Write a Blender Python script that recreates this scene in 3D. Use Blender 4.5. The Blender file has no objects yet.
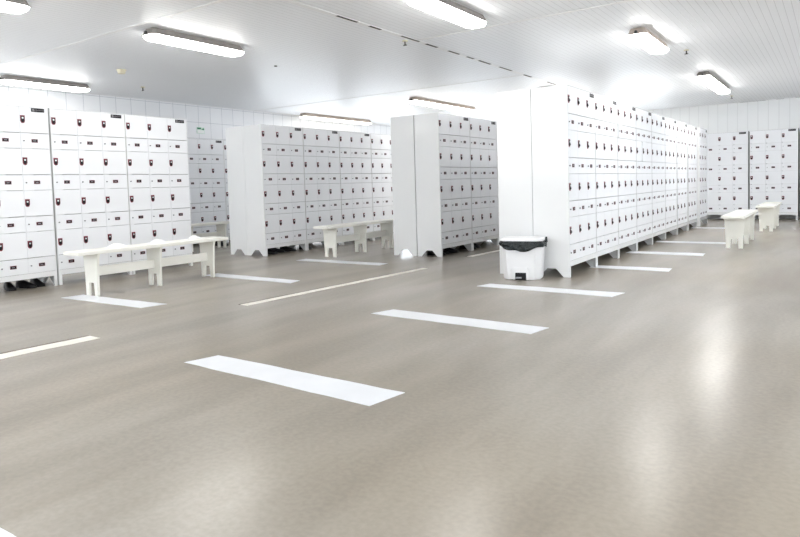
import bpy, bmesh, math, random
from mathutils import Matrix, Vector
random.seed(7)
sc = bpy.context.scene
C = sc.collection

# ------------------------------------------------------------ camera
F_PX, PPX, PPY = 633.2, 387.7, 219.29
cd = bpy.data.cameras.new('camera')
cam = bpy.data.objects.new('camera', cd); C.objects.link(cam)
cd.sensor_fit = 'HORIZONTAL'; cd.sensor_width = 36; cd.lens = F_PX*36/800
cd.shift_x = (400-PPX)/800; cd.shift_y = (PPY-268.5)/800
cd.clip_start = .05; cd.clip_end = 100
rt = Vector((0.81762646, 0.57496143, -0.03010523)); up = Vector((-0.00572689, 0.0604079, 0.99815735)); fw = Vector((-0.57572057, 0.81594745, -0.05268384))
cam.matrix_world = Matrix(((rt.x, up.x, -fw.x, 2.19063), (rt.y, up.y, -fw.y, -6.29194), (rt.z, up.z, -fw.z, .98851), (0, 0, 0, 1)))
sc.camera = cam

# ------------------------------------------------------------ world, exposure
w = bpy.data.worlds.new('world'); sc.world = w; w.use_nodes = True
w.node_tree.nodes['Background'].inputs[0].default_value = (.88, .94, 1, 1)
w.node_tree.nodes['Background'].inputs[1].default_value = 4.0
sc.view_settings.view_transform = 'Standard'; sc.view_settings.look = 'None'
sc.view_settings.gamma = 1; sc.view_settings.use_curve_mapping = False
sc.view_settings.exposure = 0.72
LAMP = 15.0

# ------------------------------------------------------------ materials
def mat(name, col, rough=.5, metal=0, emit=None, es=0, spec=.5, coat=0):  # one principled material
    m = bpy.data.materials.new(name); m.use_nodes = True
    b = m.node_tree.nodes['Principled BSDF']
    b.inputs['Base Color'].default_value = (*col, 1); b.inputs['Roughness'].default_value = rough
    b.inputs['Metallic'].default_value = metal; b.inputs['Specular IOR Level'].default_value = spec
    b.inputs['Coat Weight'].default_value = coat
    if emit:
        b.inputs['Emission Color'].default_value = (*emit, 1); b.inputs['Emission Strength'].default_value = es
    return m
def nodes(m): return m.node_tree.nodes, m.node_tree.links, m.node_tree.nodes['Principled BSDF']
def vary(m, c1, c2, scale, rough=None, bump=0, bscale=None, detail=4, stretch=(1, 1, 1)):
    N, L, b = nodes(m)
    tc = N.new('ShaderNodeTexCoord'); mp = N.new('ShaderNodeMapping'); mp.inputs['Scale'].default_value = stretch
    L.new(tc.outputs['Object'], mp.inputs[0])
    n = N.new('ShaderNodeTexNoise'); n.inputs['Scale'].default_value = scale; n.inputs['Detail'].default_value = detail
    L.new(mp.outputs[0], n.inputs['Vector'])
    r = N.new('ShaderNodeValToRGB'); r.color_ramp.elements[0].color = (*c1, 1); r.color_ramp.elements[1].color = (*c2, 1)
    r.color_ramp.interpolation = 'EASE'; r.color_ramp.elements[0].position = .2; r.color_ramp.elements[1].position = .8
    L.new(n.outputs[0], r.inputs[0]); L.new(r.outputs[0], b.inputs['Base Color'])
    if rough:
        q = N.new('ShaderNodeMapRange'); q.inputs['To Min'].default_value = rough[0]; q.inputs['To Max'].default_value = rough[1]
        q.inputs['From Min'].default_value = .3; q.inputs['From Max'].default_value = .7
        L.new(n.outputs[0], q.inputs[0]); L.new(q.outputs[0], b.inputs['Roughness'])
    if bump:
        n2 = N.new('ShaderNodeTexNoise'); n2.inputs['Scale'].default_value = bscale; n2.inputs['Detail'].default_value = 2
        L.new(mp.outputs[0], n2.inputs['Vector'])
        bp = N.new('ShaderNodeBump'); bp.inputs['Strength'].default_value = 1; bp.inputs['Distance'].default_value = bump
        L.new(n2.outputs[0], bp.inputs['Height']); L.new(bp.outputs[0], b.inputs['Normal'])
    return m

paint = vary(mat('white_locker_paint', (.82, .83, .85), .22, spec=.5), (.80, .81, .815), (.84, .845, .845), 1.5, (.10, .17), .0035, 3.5, 2)
door_paint = vary(mat('white_door_paint', (.82, .83, .86), .28), (.83, .845, .87), (.87, .88, .90), 2, (.29, .35), .0004, 4, 1)
cream = vary(mat('cream_bench_paint', (.82, .80, .70), .35), (.85, .84, .77), (.90, .89, .83), 3, (.3, .42))
maroon = mat('maroon_plastic', (.20, .016, .035), .35)
black = mat('black_plastic', (.008, .008, .010), .45, spec=.3)
silver = mat('silver_metal', (.75, .75, .75), .3, .9)
knobm = mat('grey_knob', (.25, .26, .28), .4, .3)
mark = mat('pale_lettering', (.42, .40, .42), .5)
plate_rim = mat('dark_red_plate', (.14, .014, .03), .4)
housing = vary(mat('grey_lamp_housing', (.3, .28, .26), .6), (.27, .25, .235), (.36, .33, .30), 6)
warm_housing = vary(mat('beige_lamp_housing', (.5, .42, .36), .6), (.45, .38, .33), (.55, .47, .41), 6)
clipm = mat('dark_clip', (.05, .05, .05), .5)
diff_on = mat('lit_diffuser', (.9, .9, .9), .4, emit=(1, .985, .96), es=LAMP)
diff_dim = mat('weak_lit_diffuser', (.9, .88, .8), .4, emit=(1, .96, .87), es=LAMP*.16)
diff_far = mat('bright_lit_diffuser', (.9, .9, .9), .4, emit=(1, .99, .97), es=LAMP*1.4)
bagm = vary(mat('black_bag_plastic', (.01, .016, .018), .25), (.006, .012, .014), (.008, .014, .016), 12, (.2, .26), .03, 30)
binm = mat('white_bin_plastic', (.83, .83, .84), .4)
shoem = vary(mat('black_leather', (.012, .012, .012), .5), (.008, .008, .008), (.02, .02, .02), 20)
clothm = vary(mat('white_cloth', (.85, .85, .85), .9), (.82, .82, .82), (.9, .9, .9), 8)
stripe = vary(mat('white_floor_paint', (.82, .83, .85), .4), (.72, .735, .76), (.79, .80, .825), 5, (.3, .5))
joint_cream = vary(mat('cream_joint_filler', (.72, .66, .56), .6), (.74, .70, .62), (.88, .85, .78), 7)
joint_dark = mat('dark_joint_edge', (.09, .055, .04), .8)
crack = mat('dark_ceiling_gap', (.06, .055, .05), .9)
detect = mat('yellowed_plastic', (.75, .70, .52), .5)
green = mat('green_sign', (.03, .22, .11), .5); palegreen = mat('pale_green_sign', (.62, .78, .68), .5); signwhite = mat('white_sign', (.85, .87, .86), .5)

def floor_mat():
    m = mat('resin_floor', (.4, .37, .33), .25, spec=.3); N, L, b = nodes(m)
    tc = N.new('ShaderNodeTexCoord')
    def noise(scale, stretch=(1, 1, 1), detail=4, rotz=0, dist=0):
        mp = N.new('ShaderNodeMapping'); mp.inputs['Scale'].default_value = stretch; mp.inputs['Rotation'].default_value = (0, 0, rotz)
        L.new(tc.outputs['Object'], mp.inputs[0])
        n = N.new('ShaderNodeTexNoise'); n.inputs['Scale'].default_value = scale; n.inputs['Detail'].default_value = detail; n.inputs['Distortion'].default_value = dist
        L.new(mp.outputs[0], n.inputs['Vector']); return n
    def ramp(n, a, c, p0=.2, p1=.8):
        r = N.new('ShaderNodeValToRGB'); r.color_ramp.elements[0].color = (*a, 1); r.color_ramp.elements[1].color = (*c, 1)
        r.color_ramp.interpolation = 'EASE'; r.color_ramp.elements[0].position = p0; r.color_ramp.elements[1].position = p1; L.new(n.outputs[0], r.inputs[0]); return r
    base = ramp(noise(.35, detail=2), (.295, .255, .200), (.350, .325, .290))
    fine = ramp(noise(45, detail=2), (.93, .93, .93), (1.05, 1.05, 1.05))
    sw = ramp(noise(2.4, (1, .2, 1), 4, .9, .25), (.80, .785, .765), (1.12, 1.12, 1.12), .2, .8)
    mx = N.new('ShaderNodeMix'); mx.data_type = 'RGBA'; mx.blend_type = 'MULTIPLY'; mx.inputs[0].default_value = 1
    L.new(base.outputs[0], mx.inputs[6]); L.new(fine.outputs[0], mx.inputs[7])
    mx2 = N.new('ShaderNodeMix'); mx2.data_type = 'RGBA'; mx2.blend_type = 'MULTIPLY'; mx2.inputs[0].default_value = 1
    L.new(mx.outputs[2], mx2.inputs[6]); L.new(sw.outputs[0], mx2.inputs[7])
    L.new(mx2.outputs[2], b.inputs['Base Color'])
    q = N.new('ShaderNodeMapRange'); q.interpolation_type = 'SMOOTHSTEP'; q.inputs['From Min'].default_value = .15; q.inputs['From Max'].default_value = .85
    q.inputs['To Min'].default_value = .245; q.inputs['To Max'].default_value = .265
    L.new(noise(1.6, (1, .3, 1), 2, .9, 0).outputs[0], q.inputs[0]); L.new(q.outputs[0], b.inputs['Roughness'])
    bp = N.new('ShaderNodeBump'); bp.inputs['Distance'].default_value = .002; bp.inputs['Strength'].default_value = .25
    L.new(noise(4, (1, .5, 1), 1, .9).outputs[0], bp.inputs['Height']); L.new(bp.outputs[0], b.inputs['Normal'])
    return m
def plank_mat(name, col, axis, pitch, depth, rough, gr=.85, spec=.5):
    # narrow tongue-and-groove PVC boards
    m = mat(name, col, rough, spec=spec); N, L, b = nodes(m)
    tc = N.new('ShaderNodeTexCoord'); sp = N.new('ShaderNodeSeparateXYZ'); L.new(tc.outputs['Object'], sp.inputs[0])
    d = N.new('ShaderNodeMath'); d.operation = 'DIVIDE'; L.new(sp.outputs[axis], d.inputs[0]); d.inputs[1].default_value = pitch
    f = N.new('ShaderNodeMath'); f.operation = 'FRACT'; L.new(d.outputs[0], f.inputs[0])
    r = N.new('ShaderNodeValToRGB'); e = r.color_ramp.elements
    e[0].position = 0; e[0].color = (0, 0, 0, 1); e[1].position = .05; e[1].color = (1, 1, 1, 1)
    x = e.new(.95); x.color = (1, 1, 1, 1); y = e.new(1); y.color = (0, 0, 0, 1)
    L.new(f.outputs[0], r.inputs[0])
    mx = N.new('ShaderNodeMix'); mx.data_type = 'RGBA'; mx.inputs[6].default_value = (col[0]*gr, col[1]*gr, col[2]*gr, 1); mx.inputs[7].default_value = (*col, 1)
    L.new(r.outputs[0], mx.inputs[0]); L.new(mx.outputs[2], b.inputs['Base Color'])
    n = N.new('ShaderNodeTexNoise'); n.inputs['Scale'].default_value = 1.3; L.new(tc.outputs['Object'], n.inputs['Vector'])
    ad = N.new('ShaderNodeMath'); ad.operation = 'MULTIPLY_ADD'; L.new(n.outputs[0], ad.inputs[0]); ad.inputs[1].default_value = 3; L.new(r.outputs[0], ad.inputs[2])
    bp = N.new('ShaderNodeBump'); bp.inputs['Distance'].default_value = depth; bp.inputs['Strength'].default_value = .7
    L.new(ad.outputs[0], bp.inputs['Height']); L.new(bp.outputs[0], b.inputs['Normal'])
    return m
def tile_mat():
    m = mat('white_wall_tile', (.8, .81, .83), .3); N, L, b = nodes(m)
    tc = N.new('ShaderNodeTexCoord'); sp = N.new('ShaderNodeSeparateXYZ'); L.new(tc.outputs['Object'], sp.inputs[0])
    cb = N.new('ShaderNodeCombineXYZ'); L.new(sp.outputs[1], cb.inputs[0]); L.new(sp.outputs[2], cb.inputs[1])
    mp = N.new('ShaderNodeMapping'); mp.inputs['Location'].default_value = (.115, .1, 0); L.new(cb.outputs[0], mp.inputs[0])
    br = N.new('ShaderNodeTexBrick'); br.offset = 0; br.squash = 1
    br.inputs['Color1'].default_value = (.80, .81, .83, 1); br.inputs['Color2'].default_value = (.83, .84, .86, 1); br.inputs['Mortar'].default_value = (.50, .52, .56, 1)
    br.inputs['Scale'].default_value = 1; br.inputs['Mortar Size'].default_value = .004; br.inputs['Brick Width'].default_value = .282; br.inputs['Row Height'].default_value = .30
    L.new(mp.outputs[0], br.inputs['Vector']); L.new(br.outputs['Color'], b.inputs['Base Color'])
    return m
floor_m = floor_mat()
ceil_m = plank_mat('pvc_ceiling_boards', (.88, .895, .92), 0, .066, .0012, .40, .62, .3)
back_m = plank_mat('pvc_wall_boards', (.86, .87, .87), 0, .20, .0015, .25)
side_m = plank_mat('pvc_side_wall_boards', (.78, .79, .80), 1, .20, .0015, .3)
tile_m = tile_mat()

# ------------------------------------------------------------ mesh helpers
def box(bm, x0, x1, y0, y1, z0, z1, mi=0, bev=0, seg=1):
    r = bmesh.ops.create_cube(bm, size=1)
    bmesh.ops.scale(bm, vec=(x1-x0, y1-y0, z1-z0), verts=r['verts'])
    bmesh.ops.translate(bm, vec=((x0+x1)/2, (y0+y1)/2, (z0+z1)/2), verts=r['verts'])
    fs = set(f for v in r['verts'] for f in v.link_faces)
    for f in fs: f.material_index = mi
    if bev:
        es = list(set(e for v in r['verts'] for e in v.link_edges))
        o = bmesh.ops.bevel(bm, geom=es, offset=bev, segments=seg, affect='EDGES', profile=.5)
        for f in o['faces']: f.material_index = mi
def prism(bm, pts, axis, a, b, mi=0):
    # closed outline pts (2D) swept between a and b along axis
    def v3(p, t):
        return {'x': (t, p[0], p[1]), 'y': (p[0], t, p[1]), 'z': (p[0], p[1], t)}[axis]
    va = [bm.verts.new(v3(p, a)) for p in pts]; vb = [bm.verts.new(v3(p, b)) for p in pts]
    n = len(pts); fs = [bm.faces.new(va), bm.faces.new(vb[::-1])]
    for i in range(n): fs.append(bm.faces.new((va[i], vb[i], vb[(i+1) % n], va[(i+1) % n])))
    for f in fs: f.material_index = mi
    bmesh.ops.recalc_face_normals(bm, faces=fs)
def cyl(bm, c, r, h, axis='z', mi=0, seg=20, r2=None):
    o = bmesh.ops.create_cone(bm, cap_ends=True, segments=seg, radius1=r, radius2=r if r2 is None else r2, depth=h)
    if axis == 'y': bmesh.ops.rotate(bm, verts=o['verts'], matrix=Matrix.Rotation(math.pi/2, 3, 'X'))
    if axis == 'x': bmesh.ops.rotate(bm, verts=o['verts'], matrix=Matrix.Rotation(math.pi/2, 3, 'Y'))
    bmesh.ops.translate(bm, vec=c, verts=o['verts'])
    for f in set(f for v in o['verts'] for f in v.link_faces): f.material_index = mi
def loft(bm, rings, mi=0, caps=True):
    vs = [[bm.verts.new(p) for p in r] for r in rings]; n = len(rings[0]); fs = []
    for a, b in zip(vs, vs[1:]):
        for i in range(n): fs.append(bm.faces.new((a[i], a[(i+1) % n], b[(i+1) % n], b[i])))
    if caps: fs += [bm.faces.new(vs[0][::-1]), bm.faces.new(vs[-1])]
    for f in fs: f.material_index = mi
    bmesh.ops.recalc_face_normals(bm, faces=fs)
def mesh(name, fn, mats, smooth=False):
    bm = bmesh.new(); fn(bm); me = bpy.data.meshes.new(name); bm.to_mesh(me); bm.free()
    for m in (mats if isinstance(mats, (list, tuple)) else [mats]): me.materials.append(m)
    if smooth:
        for p in me.polygons: p.use_smooth = True
    return me
def link(name, me, parent=None, loc=(0, 0, 0), rz=0):
    o = bpy.data.objects.new(name, me); C.objects.link(o); o.parent = parent
    o.location = loc; o.rotation_euler = (0, 0, rz); return o
def tag(o, label, cat, group=None, kind=None):
    o['label'] = label; o['category'] = cat
    if group: o['group'] = group
    if kind: o['kind'] = kind
    return o
def struct(name, fn, m):
    o = link(name, mesh(name, fn, m)); o['kind'] = 'structure'; return o
def empty(name, loc=(0, 0, 0), rz=0):
    o = bpy.data.objects.new(name, None); C.objects.link(o); o.location = loc; o.rotation_euler = (0, 0, rz)
    o.empty_display_size = .1; return o
def copy_tree(o, parent=None):
    c = o.copy(); C.objects.link(c); c.parent = parent
    for ch in KIDS.get(o.name, []):
        d = copy_tree(ch, c)
    return c
KIDS = {}
def kid(name, me, parent, loc=(0, 0, 0), label=None):
    o = link(name, me, parent, loc); KIDS.setdefault(parent.name, []).append(o)
    if label: o['label'] = label
    return o

# ------------------------------------------------------------ room shell
X0, X1, Y0, Y1, ZC = -7.69, 5.2, -9.0, 10.10, 2.63
struct('floor', lambda b: box(b, X0-.1, X1+.1, Y0-.1, Y1+.1, -.1, 0), floor_m)
struct('ceiling', lambda b: box(b, X0-.1, X1+.1, Y0-.1, Y1+.1, ZC, ZC+.1), ceil_m)
WL = [(-8.4, -5.9), (-5.3, -2.9), (3.2, 5.9), (6.5, 9.2)]  # unseen window openings, added in every wall for fill light from the world
WB = [(-7.1, -5.3), (-4.8, -3.0), (-2.5, -1.1)]
def wall_l(b):
    box(b, X0-.1, X0, Y0-.1, Y1+.1, 0, .95); box(b, X0-.1, X0, Y0-.1, Y1+.1, 1.95, ZC)
    e = [Y0-.1] + [v for p in WL for v in p] + [Y1+.1]
    for a, c in zip(e[::2], e[1::2]): box(b, X0-.1, X0, a, c, .95, 1.95)
def wall_b(b):
    box(b, X0, X1, Y1, Y1+.1, 0, .95); box(b, X0, X1, Y1, Y1+.1, 2.05, ZC)
    e = [X0] + [v for p in WB for v in p] + [X1]
    for a, c in zip(e[::2], e[1::2]): box(b, a, c, Y1, Y1+.1, .95, 2.05)
struct('wall_left', wall_l, tile_m)
WR = [(-8.2, -5.4), (-4.8, -2.0), (-1.4, 1.4), (2.0, 4.8), (5.4, 8.2)]
WF = [(-6.9, -4.3), (-3.9, -1.0), (-.5, 2.1), (2.4, 4.6)]
WZ0, WZ1 = 1.3, 2.40
def wall_r(b):
    box(b, X1, X1+.1, Y0-.1, Y1+.1, 0, WZ0); box(b, X1, X1+.1, Y0-.1, Y1+.1, WZ1, ZC)
    e = [Y0-.1] + [v for p in WR for v in p] + [Y1+.1]
    for a, c in zip(e[::2], e[1::2]): box(b, X1, X1+.1, a, c, WZ0, WZ1)
def wall_f(b):
    box(b, X0, X1, Y0-.1, Y0, 0, WZ0); box(b, X0, X1, Y0-.1, Y0, WZ1, ZC)
    e = [X0] + [v for p in WF for v in p] + [X1]
    for a, c in zip(e[::2], e[1::2]): box(b, a, c, Y0-.1, Y0, WZ0, WZ1)
struct('wall_right', wall_r, side_m)
frame_m = mat('white_added_window_frame', (.8, .8, .8), .4)
wn = 0
for a, c, right, pos, top in ([(a, c, 1, X1+.05, WZ1) for a, c in WR] + [(a, c, 0, Y0-.05, WZ1) for a, c in WF]
                               + [(a, c, 1, X0-.05, 1.95) for a, c in WL] + [(a, c, 0, Y1+.05, 2.05) for a, c in WB]):
    wn += 1
    def wf(b):
        n = 3; t = .03
        def bb(u0, u1, z0, z1):
            if top < 2.2: z0 = z0-.35 if z0 < top-.1 else z0; z1 = z1-.35 if z1 == WZ0+.04 else z1
            if right: box(b, pos-.02, pos+.02, u0, u1, z0, z1)
            else: box(b, u0, u1, pos-.02, pos+.02, z0, z1)
        bb(a, c, WZ0, WZ0+.04); bb(a, c, top-.04, top)
        for k in range(n+1):
            u = a+t/2+(c-a-t)*k/n; bb(u-t/2, u+t/2, WZ0+.04, top-.04)
    struct('added_window_%d' % wn, wf, frame_m)  # frames of the added windows, made up to bring in fill light
struct('wall_back', wall_b, back_m)
struct('wall_front', wall_f, back_m)
# ceiling joint trims
trimm = mat('ceiling_trim', (.84, .84, .84), .35)
def trim(n, x0, x1, y0, y1): struct('trim_%d' % n, lambda b: box(b, x0, x1, y0, y1, ZC-.005, ZC+.001, bev=.001), trimm)
trim(1, -1.745, -1.68, Y0, Y1)
trim(2, -1.68, X1, -.13, -.09); trim(3, X0, -1.745, 2.98, 3.02); trim(4, X0, -1.745, -2.56, -2.52)
trim(5, X0, X0+.03, Y0, Y1); trim(6, X0+.03, -1.745, Y1-.03, Y1); trim(7, -1.68, X1, Y1-.03, Y1)
def gaps(b):
    for y0, y1 in [(-1.52, -1.2), (-1.0, -.8), (-.42, -.05), (.1, .36), (.62, .9), (1.1, 1.3), (1.44, 1.8), (2.08, 2.5), (2.95, 3.25), (3.9, 4.3), (5, 5.6)]:
        box(b, -1.70-.012+random.uniform(-.006, .006), -1.682, y0, y1, ZC-.0065, ZC-.004)
    for x0, x1 in [(.45, .95), (1.15, 1.3), (1.5, 2.1)]:
        box(b, x0, x1, Y1-.034, Y1-.012, ZC-.0065, ZC-.004)
struct('trim_8', gaps, crack)

# ------------------------------------------------------------ ceiling lamps
def lamp_meshes(Ln):
    n = 14
    def rr(wd, ln, z, ch):   # chamfered-end outline
        h, l = wd/2, ln/2
        return [(-h, -l+ch, z), (-h+ch*.6, -l, z), (h-ch*.6, -l, z), (h, -l+ch, z), (h, l-ch, z), (h-ch*.6, l, z), (-h+ch*.6, l, z), (-h, l-ch, z)]
    def hous(b): loft(b, [rr(.15, Ln-.06, 0, .03), rr(.16, Ln-.05, -.012, .03), rr(.20, Ln, -.058, .04), rr(.215, Ln+.015, -.062, .045), rr(.215, Ln+.015, -.070, .045)])
    def dif(b): loft(b, [rr(.205, Ln, -.070, .045), rr(.20, Ln-.01, -.088, .05), rr(.18, Ln-.04, -.104, .05), rr(.13, Ln-.10, -.112, .04)])
    def clip(b):
        box(b, -.013, .013, -.018, .008, -.072, -.036, bev=.003)
    return mesh('lamp_housing', hous, housing), mesh('lamp_diffuser', dif, diff_on), mesh('clip', clip, clipm)
LM = {1.2: lamp_meshes(1.2), 2.45: lamp_meshes(2.45)}
def lamp(x, yc, Ln, label, group, mats=None):
    h, d, c = LM[Ln]
    if mats:
        h = h.copy() if mats[0] else h
        if mats[0]: h.materials[0] = mats[0]
        if mats[1]: d = d.copy(); d.materials[0] = mats[1]
    r = empty('ceiling_lamp', (x, yc, ZC)); tag(r, label, 'ceiling lamp', group)
    link('housing', h, r); link('diffuser', d, r)
    for s in (-1, 1):
        o = link('clip', c, r, (0, s*(Ln/2+.012), 0), 0 if s < 0 else math.pi)
    return r
G = 'fluorescent ceiling lamps'
lamp(-3.40, -1.82, 1.2, 'lit fluorescent ceiling lamp with grey housing, left of centre above the near benches', G)
lamp(-6.95, -1.63, 1.2, 'lit fluorescent ceiling lamp above the left tiled wall and leftmost lockers', G)
lamp(-7.30, 5.25, 2.45, 'long cream fluorescent lamp on the ceiling behind the second locker row', G, (warm_housing, diff_dim))
lamp(-4.25, 4.95, 2.45, 'long fluorescent ceiling lamp right above the third locker row with two cabinets in view', G, (warm_housing, None))
lamp(-.70, -1.12, 1.2, 'lit fluorescent ceiling lamp cut by the top edge, above the floor centre', G)
lamp(.42, 1.62, 1.2, 'lit fluorescent ceiling lamp with pinkish beige housing above the long locker row', G, (warm_housing, None))
lamp(.50, 6.0, 2.45, 'long lit fluorescent ceiling lamp farthest right, near the back wall', G)
lamp(-3.36, -4.2, 1.2, 'lit fluorescent ceiling lamp cut by the upper left corner of the photo', G)
for x, y in [(3.0, -1.3), (3.0, 2.0), (3.0, 5.8), (2.9, -4.2), (-.7, -5.6), (-3.36, -7.2), (2.9, -7.2), (-6.9, -6.2)]:  # lamps added out of view to brighten the room
    lamp(x, y, 1.2, 'unseen fluorescent ceiling lamp added for fill light outside the frame, towards the near and right walls', 'added fill lamps outside the frame')

for x, y in [(-3.1, 7.2)]:  # hidden lamp added to brighten the second row's door fronts
    lamp(x, y, 2.45, 'long fluorescent ceiling lamp added for fill light, hidden behind the long locker row, beside the third row', 'added fill lamps behind the long row', (None, diff_far))
lamp(-1.95, 5.0, 1.2, 'fluorescent ceiling lamp added for fill light, hidden behind the long locker row, over the aisle next to it', 'added fill lamps behind the long row')  # added out of sight to brighten the third row's fronts
# small fittings on the ceiling
r = empty('smoke_detector', (-5.53, -1.36, ZC)); tag(r, 'yellowed round smoke detector on the ceiling near the left wall', 'smoke detector')
link('base', mesh('base', lambda b: cyl(b, (0, 0, -.006), .062, .012), detect), r)
link('sensor_head', mesh('sensor_head', lambda b: cyl(b, (0, 0, -.032), .045, .04, r2=.056), detect, False), r)
def hookf(b):
    cyl(b, (0, 0, -.006), .03, .012); cyl(b, (0, 0, -.03), .008, .045, mi=1); box(b, -.022, .022, -.006, .006, -.058, -.048, 1)
hm = mesh('sprinkler', hookf, [detect, crack])
for i, (x, y, l) in enumerate([(-6.55, -.36, 'small bronze sprinkler head on the ceiling right of the smoke detector'), (-1.80, -.19, 'small dark sprinkler head beside the cracked ceiling joint'),
                (.62, 2.75, 'small beige sprinkler head between the two right-hand ceiling lamps'), (.46, 8.6, 'tiny sprinkler head on the ceiling close to the back wall')]):
    tag(link('sprinkler_head', hm, None, (x, y, ZC)), l, 'sprinkler head', 'sprinkler heads on the ceiling')
tag(link('cable_hole_cap', mesh('cable_hole_cap', lambda b: cyl(b, (0, 0, -.004), .02, .008), crack), None, (-3.9, -.14, ZC)), 'small dark round cap on the ceiling boards, left of the centre', 'cap')

# exit sign on the tiled wall
r = empty('exit_sign', (X0, 1.52, 2.12)); tag(r, 'small green and white sign on the tiled left wall above the lockers', 'sign')
link('sign_board', mesh('sign_board', lambda b: box(b, 0, .008, 0, .18, -.03, .09, bev=.001), palegreen), r)
def pict(b):
    box(b, .008, .010, .008, .095, .052, .082, 0); box(b, .008, .010, .018, .085, .060, .074, 0)
    prism(b, [(.11, .045), (.15, .045), (.15, .03), (.172, .055), (.15, .08), (.15, .065), (.11, .065)], 'x', .008, .0105, 0)
link('pictogram', mesh('pictogram', pict, green), r)
link('white_field', mesh('white_field', lambda b: box(b, .008, .0095, .010, .17, -.022, .035), signwhite), r)

# ------------------------------------------------------------ floor markings
def marking(pts, label, m=stripe, name='floor_stripe', cat='floor marking', group='white stripes on the floor', z=.002):
    def f(b):
        # slightly ragged painted edge
        out = []
        for i in range(len(pts)):
            p, q = Vector(pts[i]), Vector(pts[(i+1) % len(pts)]); n = max(1, int((q-p).length/.12))
            for k in range(n):
                t = p.lerp(q, k/n); out.append((t.x+random.uniform(-.004, .004), t.y+random.uniform(-.004, .004)))
        prism(b, out, 'z', 0, z)
    cx = sum(p[0] for p in pts)/len(pts)
    return tag(link(name, mesh(name, f, m)), label, cat, group)
marking([(-.883, -4.02), (-.835, -3.815), (.525, -3.83), (.485, -4.06)], 'nearest full white stripe on the open floor, the largest one')
marking([(-.75, -2.39), (-.68, -2.18), (.63, -2.225), (.585, -2.445)], 'white floor stripe second from the camera, in the middle of the photo')
marking([(-.605, -.87), (-.56, -.69), (.72, -.67), (.675, -.905)], 'white floor stripe just in front of the white pedal bin')
marking([(-.06, .82), (-.05, 1.03), (.76, 1.06), (.775, .80)], 'white floor stripe crossing out from under the second cabinet of the long row')
marking([(-.07, 2.40), (-.07, 2.62), (.845, 2.65), (.866, 2.36)], 'white floor stripe by the fourth cabinet of the long row')
marking([(-.06, 4.0), (-.06, 4.22), (.95, 4.22), (.95, 3.98)], 'white floor stripe running from the long row up to the near right-hand bench')
marking([(-.06, 7.0), (-.06, 7.24), (.85, 7.24), (.85, 7.0)], 'farthest white floor stripe, near the end of the long locker row')
marking([(-3.93, -3.15), (-3.90, -2.95), (-2.64, -2.88), (-2.70, -3.1)], 'white floor stripe under the near end of the left bench')
marking([(-3.88, -1.50), (-3.86, -1.30), (-2.50, -1.32), (-2.46, -1.50)], 'white floor stripe under the far end of the left bench')
marking([(-3.86, .07), (-3.85, .26), (-2.45, .27), (-2.44, .07)], 'white floor stripe in front of the second bench and second locker row')
marking([(-1.0, -5.70), (-1.0, -5.46), (.35, -5.47), (.35, -5.72)], 'white floor stripe of which only a corner shows at the bottom left')
def joint(x0, y0, x1, y1, label, wj=.075):
    r = empty('floor_joint', (x0, y0, 0)); tag(r, label, 'floor joint', 'repaired joints in the floor')
    dx, dy = x1-x0, y1-y0
    def strip(a, c, z, amp):
        def f(b):
            n = max(2, int(dy/.15)); rnd = random.Random(5)
            L_ = [(a+dx*k/n+rnd.uniform(-amp, amp), dy*k/n) for k in range(n+1)]
            R_ = [(c+dx*k/n+rnd.uniform(-amp, amp), dy*k/n) for k in range(n+1)]
            prism(b, L_ + R_[::-1], 'z', 0, z)
        return f
    link('filler', mesh('filler', strip(-.012, wj, .0025, .004), joint_cream), r)
    link('crack', mesh('crack', strip(-.036, -.010, .003, .004), joint_dark), r)['label'] = 'dark brown cracked edge'
joint(-2.20, -6.2, -2.06, -3.92, 'cream filler strip in the floor joint at the left edge', .12)
joint(-1.99, -2.60, -1.80, .05, 'cream filler strip in the floor joint left of the middle stripes')
joint(-1.86, 1.3, -1.77, 3.2, 'cream filler strip in the floor joint beside the third locker row')

# ------------------------------------------------------------ locker cabinets
W, D, H = .892, .384, 1.95
S = .4438
ZB = .112
def carcass(b):
    box(b, .008, W-.008, .005, .010, ZB, .168)
    for k in range(4):   # shelves a little below each door gap, the inside stays hollow
        for z in (1.640, 1.475): box(b, .008, W-.008, .016, D-.006, z-k*S, z-k*S+.003)
    for k in (1, 2): box(b, k*.2935+.004, k*.2935+.007, .016, D-.006, ZB, H-.007)
    prof = [(0, 0), (0, H), (D, H), (D, 0), (D*.84, 0), (D*.62, .085), (D*.38, .085), (D*.17, 0)]
    for a in (0, W-.008):
        prism(b, [(y, z) for y, z in prof], 'x', a, a+.008)
    box(b, .008, W-.008, 0, .014, H-.007, H); box(b, .008, W-.008, .014, D, H-.004, H)
    box(b, .008, W-.008, 0, .014, ZB, .166); box(b, .008, W-.008, D-.006, D, ZB, H-.004)
    box(b, .008, W-.008, .006, D-.007, ZB-.002, ZB, 1)  # dark sheet that puts the shade under the cabinet into the colour
    for a in (.008, W-.034):
        box(b, a, a+.026, 0, .006, 0, ZB); box(b, a, a+.026, D-.006, D, 0, ZB)
under_shade = mat('painted_shade_underside', (.05, .05, .05), .7)  # dark colour standing in for shade below the cabinets
carcass_me = mesh('carcass', carcass, [paint, under_shade])
DW = .2925
def doorf(h):
    def f(b): box(b, -DW, 0, 0, .013, 0, h, bev=.002, seg=2)
    return f
HB, HS = .2735, .1610
big_me = mesh('large_door', doorf(HB), door_paint); small_me = mesh('small_door', doorf(HS), door_paint)
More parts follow.
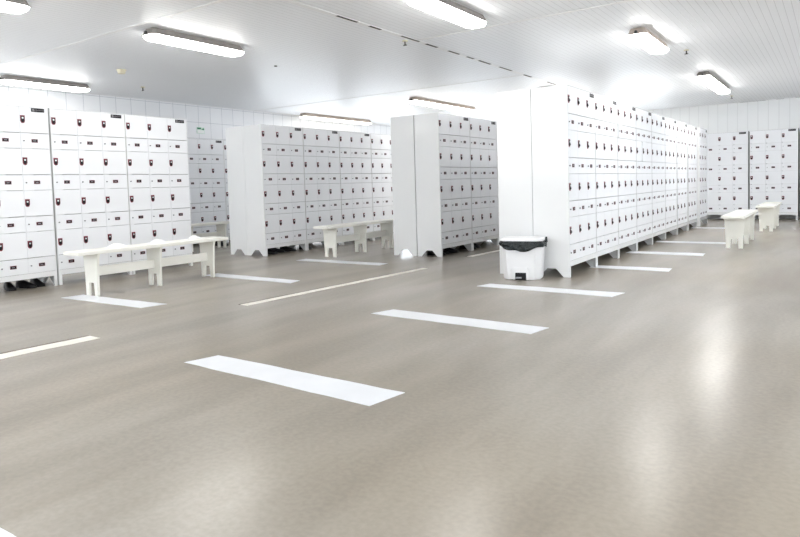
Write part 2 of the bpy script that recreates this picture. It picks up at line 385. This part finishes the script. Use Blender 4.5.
def latchf(b):
    o = [(-.024, .040), (.024, .040), (.024, -.018), (.017, -.036), (.008, -.042), (-.008, -.042), (-.017, -.036), (-.024, -.018)]
    prism(b, o, 'y', -.002, .001, 0)
    i = [(p[0]*.62, p[1]*.72-.002) for p in o]; prism(b, i, 'y', -.008, -.002, 1)
    box(b, -.011, .006, -.011, -.008, .004, .020, 2, .001)
    box(b, -.010, .010, -.014, -.008, -.024, -.006, 1, .002)
latch_me = mesh('latch', latchf, [maroon, black, silver])
def platef(b):
    box(b, -.032, .032, -.0035, .001, -.018, .018, 0, .001)
    box(b, -.026, .026, -.005, -.0035, -.012, .012, 1)
    for a in (-.015, -.005, .005): box(b, a, a+.006, -.0055, -.005, -.004, .004, 2)
plate_me = mesh('number_plate', platef, [plate_rim, black, mark])
knob_me = mesh('knob', lambda b: (cyl(b, (0, -.004, 0), .007, .010, 'y', 0, 12), cyl(b, (0, -.010, 0), .003, .003, 'y', 1, 8)), [knobm, black])
def badgef(b):
    box(b, -.068, .068, -.004, .001, -.020, .020, 0, .001)
    cyl(b, (-.047, -.0045, 0), .011, .002, 'y', 1, 14); cyl(b, (-.047, -.0055, 0), .006, .002, 'y', 0, 10)
    for k in range(9): box(b, -.028+k*.010, -.022+k*.010, -.0048, -.004, -.002, .002, 1)
badge_me = mesh('maker_badge', badgef, [black, mark])

proto = empty('locker_cabinet'); tag(proto, 'x', 'locker cabinet')
kid('carcass', carcass_me, proto)
kid('maker_badge', badge_me, proto, (W-.108, -.001, H-.037), 'black badge with small pale lettering')
DOORS = {}
for r_ in range(4):
    for c_ in range(3):
        hx = .0055 + c_*.2935 + DW + .0005
        z = 1.668 - r_*S
        d = kid('large_door', big_me, proto, (hx, 0, z))
        kid('latch', latch_me, d, (-DW+.030, 0, .142), 'maroon and black latch with silver key plate')
        z = 1.5015 - r_*S
        d = kid('small_door', small_me, proto, (hx, 0, z))
        kid('knob', knob_me, d, (-DW+.030, 0, .080)); kid('number_plate', plate_me, d, (-DW+.142, 0, .082), 'dark red-edged number plate')
first = [True]
def cabinet(x, y, rz, label, group):
    o = proto if first[0] else copy_tree(proto)
    first[0] = False
    o.location = (x, y, 0); o.rotation_euler = (0, 0, rz); tag(o, label, 'locker cabinet', group); return o
def kids_of(o): return [c for c in bpy.data.objects if c.parent == o]
R90 = math.pi/2
ordn = ['first', 'second', 'third', 'fourth', 'fifth', 'sixth', 'seventh', 'eighth', 'ninth']
# left row (A)
XA, YA, P = -4.82, -2.700, .900
ga = 'cabinets of the leftmost locker row'
cabinet(XA, YA-P-.012, R90, 'white locker cabinet at the left edge of the photo, cut off by the frame', ga)
cabinet(XA, YA, R90, 'white locker cabinet behind the near half of the left bench', ga)
cabinet(XA, YA+P, R90, 'white locker cabinet behind the far half of the left bench, last of the leftmost row', ga)
# against the tiled wall (E)
ge = 'cabinets along the tiled left wall'
cabinet(-7.28, .905, R90, 'white locker cabinet against the tiled wall under the green sign', ge)
cabinet(-7.28, 1.805, R90, 'white locker cabinet against the tiled wall, half hidden by the second row end panels', ge)
# second row (B)
gb = 'cabinets of the second locker row'
XB, YB = -4.686, .30
for k, l in enumerate(['white locker cabinet at the near end of the second row, front facing the aisle', 'second white locker cabinet from the near end of the second row',
                       'third white locker cabinet of the second row, behind the middle of the second bench', 'fourth and last visible white locker cabinet of the second row']):
    cabinet(XB, YB+k*P, R90, l, gb)
cabinet(XB-2*D-.006, YB+W, -R90, 'white locker cabinet back to back with the second row, only its side panel visible', gb)
for k in (1, 2, 3): cabinet(XB-2*D-.006, YB+k*P+W, -R90, 'white locker cabinet hidden behind the %s one of the second row, back to back' % ordn[k], gb)
# third row (C)
gc = 'cabinets of the third locker row'
XC, YC = -2.15, 1.104
cabinet(XC, YC, R90, 'white locker cabinet at the near end of the third row with its doors in view', gc)
cabinet(XC, YC+P, R90, 'second white locker cabinet of the third row, partly hidden by the long row', gc)
cabinet(XC, YC+2*P, R90, 'third white locker cabinet of the third row, behind the long row end panel', gc)
cabinet(XC-2*D-.014, YC+W, -R90, 'white locker cabinet back to back with the third row, only its side panel visible', gc)
for k in (1, 2): cabinet(XC-2*D-.014, YC+k*P+W, -R90, 'white locker cabinet hidden behind the %s one of the third row, back to back' % ordn[k], gc)
# long row (D)
gd = 'cabinets of the long locker row'
long_row = []
for k, y in enumerate([0, .9, 1.8, 2.7, 3.6, 4.5, 5.45, 6.46, 7.48]):
    long_row.append(cabinet(.03 if k == 8 else 0, y, R90, ordn[k].capitalize() + ' white locker cabinet of the long right-hand row, counted from the pedal bin', gd))
for k in range(9):
    y = [0, .9, 1.8, 2.7, 3.6, 4.5, 5.45, 6.46, 7.48][k]
    if k: cabinet(-2*D-.006, y+W, -R90, 'white locker cabinet hidden behind the %s one of the long row, back to back' % ordn[k], gd)
    else: cabinet(-2*D-.006, y+W, -R90, 'white locker cabinet behind the pedal bin, back to back with the long row', gd)
# back wall row (F)
gf = 'cabinets against the back wall'
XF, YF = .667, 9.688
cabinet(XF-P-.01, YF, 0, 'white locker cabinet against the back wall, left of the dark gap', gf)
cabinet(XF+.012, YF, 0, 'white locker cabinet against the back wall, behind the far right-hand bench', gf)
cabinet(XF+P+.045, YF, 0, 'white locker cabinet against the back wall, cut off by the right edge', gf)
# two doors ajar in the long row
bpy.context.view_layer.update()
def ajar(cab, kind, zc, xc, ang):
    best = min([c for c in kids_of(cab) if c.name.startswith(kind)], key=lambda c: abs(c.location.z-zc)+abs(c.location.x-DW-xc))
    best.rotation_euler = (0, 0, ang)
ajar(long_row[2], 'small_door', 1.5015, 0.01, math.radians(2.5))
ajar(long_row[3], 'large_door', 1.668-S, 0.30, math.radians(2.5))

# ------------------------------------------------------------ benches
def make_bench():
    r = empty('bench')
    L_, w_ = 1.80, .28
    kid('seat', mesh('seat', lambda b: box(b, -w_/2, w_/2, -L_/2, L_/2, .415, .45, bev=.004, seg=2), cream), r)
    def leg(b):
        t = .012
        o = [(-.135, .415), (.135, .415), (.118, .36), (.105, .17), (.10, 0), (.052, 0), (.042, .13), (-.042, .13), (-.052, 0), (-.10, 0), (-.105, .17), (-.118, .36)]
        prism(b, o, 'y', -t, t)
    lm = mesh('leg', leg, cream)
    for y in (-.70, 0, .70): kid('leg', lm, r, (0, y, 0))
    sm = mesh('stretcher', lambda b: box(b, -.012, .012, 0, .676, .19, .28, bev=.002), cream)
    for y in (-.688, .012): kid('stretcher', sm, r, (0, y, 0))
    um = mesh('apron', lambda b: box(b, -.012, .012, -.88, .88, .385, .415), cream)
    return r
bproto = make_bench()
bl = 'white slab benches between the locker rows'
for i, (x, y, l) in enumerate([(-3.74, -2.23, 'long cream white bench in front of the leftmost lockers, with white cloths on it'),
                               (-3.66, 1.27, 'cream white bench in front of the second locker row'),
                               (1.09, 4.12, 'cream white bench on the right, the nearer of the two'),
                               (1.23, 7.2, 'cream white bench on the right, the farther one near the back lockers'),
                               (-6.55, .35, 'cream white bench seen between the first two rows, before the tiled wall')]):
    o = bproto if i == 0 else copy_tree(bproto)
    o.location = (x, y, 0); tag(o, l, 'bench', bl)
# crumpled cloths on the left bench
def clothf(seed):
    def f(b):
        rnd = random.Random(seed); n = 18; rings = []
        for rr_, h in ((1.0, 0), (.97, .006), (.75, .016), (.5, .026), (.22, .034)):
            rings.append([(.06*rr_*math.cos(a)*(1+.12*math.sin(3*a+seed)), .095*rr_*math.sin(a)*(1+.12*math.cos(4*a+seed)), h*(1+rnd.uniform(-.25, .25))) for a in [2*math.pi*i/n for i in range(n)]])
        loft(b, rings)
    return f
for i, (y, l) in enumerate([(-2.62, 'crumpled white cloth on the left bench, nearest its near end'), (-2.14, 'crumpled white cloth at the middle of the left bench'), (-1.66, 'crumpled white cloth on the left bench, towards its far end')]):
    tag(link('crumpled_cloth', mesh('crumpled_cloth', clothf(i+2), clothm, True), None, (-3.80, y, .45)), l, 'cloth', 'white cloths on the left bench')
# dark badges on benches
def badge2(x, y, z, label): tag(link('small_badge', mesh('small_badge', lambda b: box(b, -.035, .035, -.003, 0, -.016, .016, bev=.001), black), None, (x, y, z)), label, 'badge')

# ------------------------------------------------------------ pedal bin
r = empty('pedal_bin', (-.405, -.235, 0), math.radians(12)); tag(r, 'white pedal bin with a black bag folded over its rim, by the long row', 'bin')
def oct_(hx, y0, y1, ch, z, n=1): return [(-hx, y1, z), (-hx, y0+ch, z), (-hx+ch, y0, z), (hx-ch, y0, z), (hx, y0+ch, z), (hx, y1, z)]
def bodyf(b):
    A = [oct_(.205, -.115, .125, .05, z, 1) for z in (.0,)]
    loft(b, [oct_(.180, -.110, .120, .05, .004), oct_(.185, -.115, .125, .05, .03), oct_(.202, -.130, .135, .05, .375), oct_(.208, -.134, .138, .05, .378), oct_(.208, -.134, .138, .05, .39)])
    box(b, -.10, -.092, -.128, -.115, .01, .11); 
link('body', mesh('body', bodyf, binm), r)
def recess(b):
    box(b, -.055, .055, -.1345, -.118, .006, .075, 0, .003)
link('pedal_recess', mesh('pedal_recess', recess, black), r)['label'] = 'black pedal opening'
def surround(b):
    prism(b, [(-.072, .006), (-.072, .125), (.072, .125), (.072, .006), (.056, .006), (.056, .078), (-.056, .078), (-.056, .006)], 'y', -.142, -.112)
link('pedal_surround', mesh('pedal_surround', surround, binm), r)
link('pedal', mesh('pedal', lambda b: box(b, -.05, .012, -.165, -.128, .018, .034, bev=.004), knobm), r)
def lidf(b):
    loft(b, [oct_(.214, -.140, .145, .05, .392), oct_(.216, -.142, .147, .05, .405), oct_(.205, -.130, .140, .05, .418), oct_(.15, -.07, .09, .04, .426)])
    box(b, .06, .16, .13, .15, .385, .415)
link('lid', mesh('lid', lidf, binm), r)
def bagf(b):
    # folded-over bag: wavy skirt, deepest at the front middle
    path = []
    base = oct_(.214, -.142, .146, .05, 0)
    base = base + [base[0]]
    for p, q in zip(base, base[1:]):
        n = max(2, int(math.dist(p[:2], q[:2])/.014))
        for k in range(n): path.append((p[0]+(q[0]-p[0])*k/n, p[1]+(q[1]-p[1])*k/n))
    rnd = random.Random(3); rings = []
    for j in range(8):
        t = j/7; ring = []
        for i, (x, y) in enumerate(path):
            front = max(0, 1-abs(x-.0)/.24)
            drop = .050 + (.060*front if y < 0 else .02)
            wob = .012*math.sin(i*1.7+j*.9)*math.sin(t*math.pi)+.004*math.sin(i*.6-j)+rnd.uniform(-.0015, .0015)
            k = 1+.010*t + wob*2
            bulge = .006*math.sin(t*math.pi)
            ln = math.hypot(x, y)
            ring.append((x*k+bulge*x/ln, y*k+bulge*y/ln, .394-drop*t+.009*math.sin(i*.45)*t))
        rings.append(ring)
    loft(b, rings, caps=False)
    loft(b, [[(.213+.03*math.cos(a), .06+.025*math.sin(a), .372) for a in [i*math.pi/4 for i in range(8)]], [(.223+.014*math.cos(a), .065+.014*math.sin(a), .40) for a in [i*math.pi/4 for i in range(8)]],
             [(.228+.008*math.cos(a), .07+.008*math.sin(a), .425) for a in [i*math.pi/4 for i in range(8)]]])
bo = link('bag', mesh('bag', bagf, bagm, True), r); bo['label'] = 'black plastic bag folded over the rim'
sm_ = bo.modifiers.new('t', 'SOLIDIFY'); sm_.thickness = .0015

# ------------------------------------------------------------ shoes under the lockers
def upperf(b):
    rings = []
    for x, wd, z0, h in [(-.125, .026, .015, .062), (-.115, .036, .014, .085), (-.07, .038, .014, .088), (-.02, .036, .014, .080), (.03, .042, .014, .062), (.08, .046, .014, .045), (.115, .036, .014, .036), (.13, .018, .016, .028)]:
        rings.append([(x, wd*math.cos(a), z0+(h-z0)*max(0, math.sin(a))**.7 if a <= math.pi else z0) for a in [math.pi*i/8 for i in range(9)]])
    loft(b, rings)
def solef(b):
    o = [(-.128, -.025), (-.128, .025), (-.06, .036), (.0, .034), (.07, .048), (.12, .035), (.135, 0), (.12, -.035), (.07, -.048), (0, -.034), (-.06, -.036)]
    prism(b, o, 'z', 0, .014)
up_me = mesh('upper', upperf, shoem, True); so_me = mesh('sole', solef, black)
def shoe(x, y, rz, label, first_=[None]):
    s = empty('shoe', (x, y, 0), rz); tag(s, label, 'shoe', 'black shoes left under the lockers')
    link('upper', up_me, s); link('sole', so_me, s)
for x, y, a, l in [(-5.02, -3.13, -.2, 'black shoe under the leftmost cabinet, the one standing apart'), (-5.00, -2.97, .25, 'black shoe under the leftmost cabinet, middle one of three'), (-5.03, -2.84, -.1, 'black shoe under the leftmost cabinet, nearest its right-hand foot'),
                   (-4.88, .58, .1, 'black shoe under the first cabinet of the second row, nearest the camera'), (-4.96, .78, .9, 'black shoe lying askew under the first cabinet of the second row, left of its pair'), (-4.90, .98, .6, 'black shoe lying askew under the first cabinet of the second row, right of its pair'),
                   (-4.85, 1.33, -.1, 'black shoe under the second cabinet of the second row'),
                   (-2.36, 1.33, .1, 'black shoe under the first cabinet of the third row, nearest its near foot'), (-2.38, 1.50, -.3, 'black shoe under the first cabinet of the third row, middle one'), (-2.36, 1.68, .4, 'black shoe under the first cabinet of the third row, farthest in'),
                   (-2.36, 2.25, .1, 'black shoe under the second cabinet of the third row, near side'), (-2.38, 2.45, -.2, 'black shoe under the second cabinet of the third row, far side'),
                   (-6.85, 1.30, .3, 'dark shoe on the floor before the wall lockers, right of the bench')]:
    shoe(x, y, a, l)
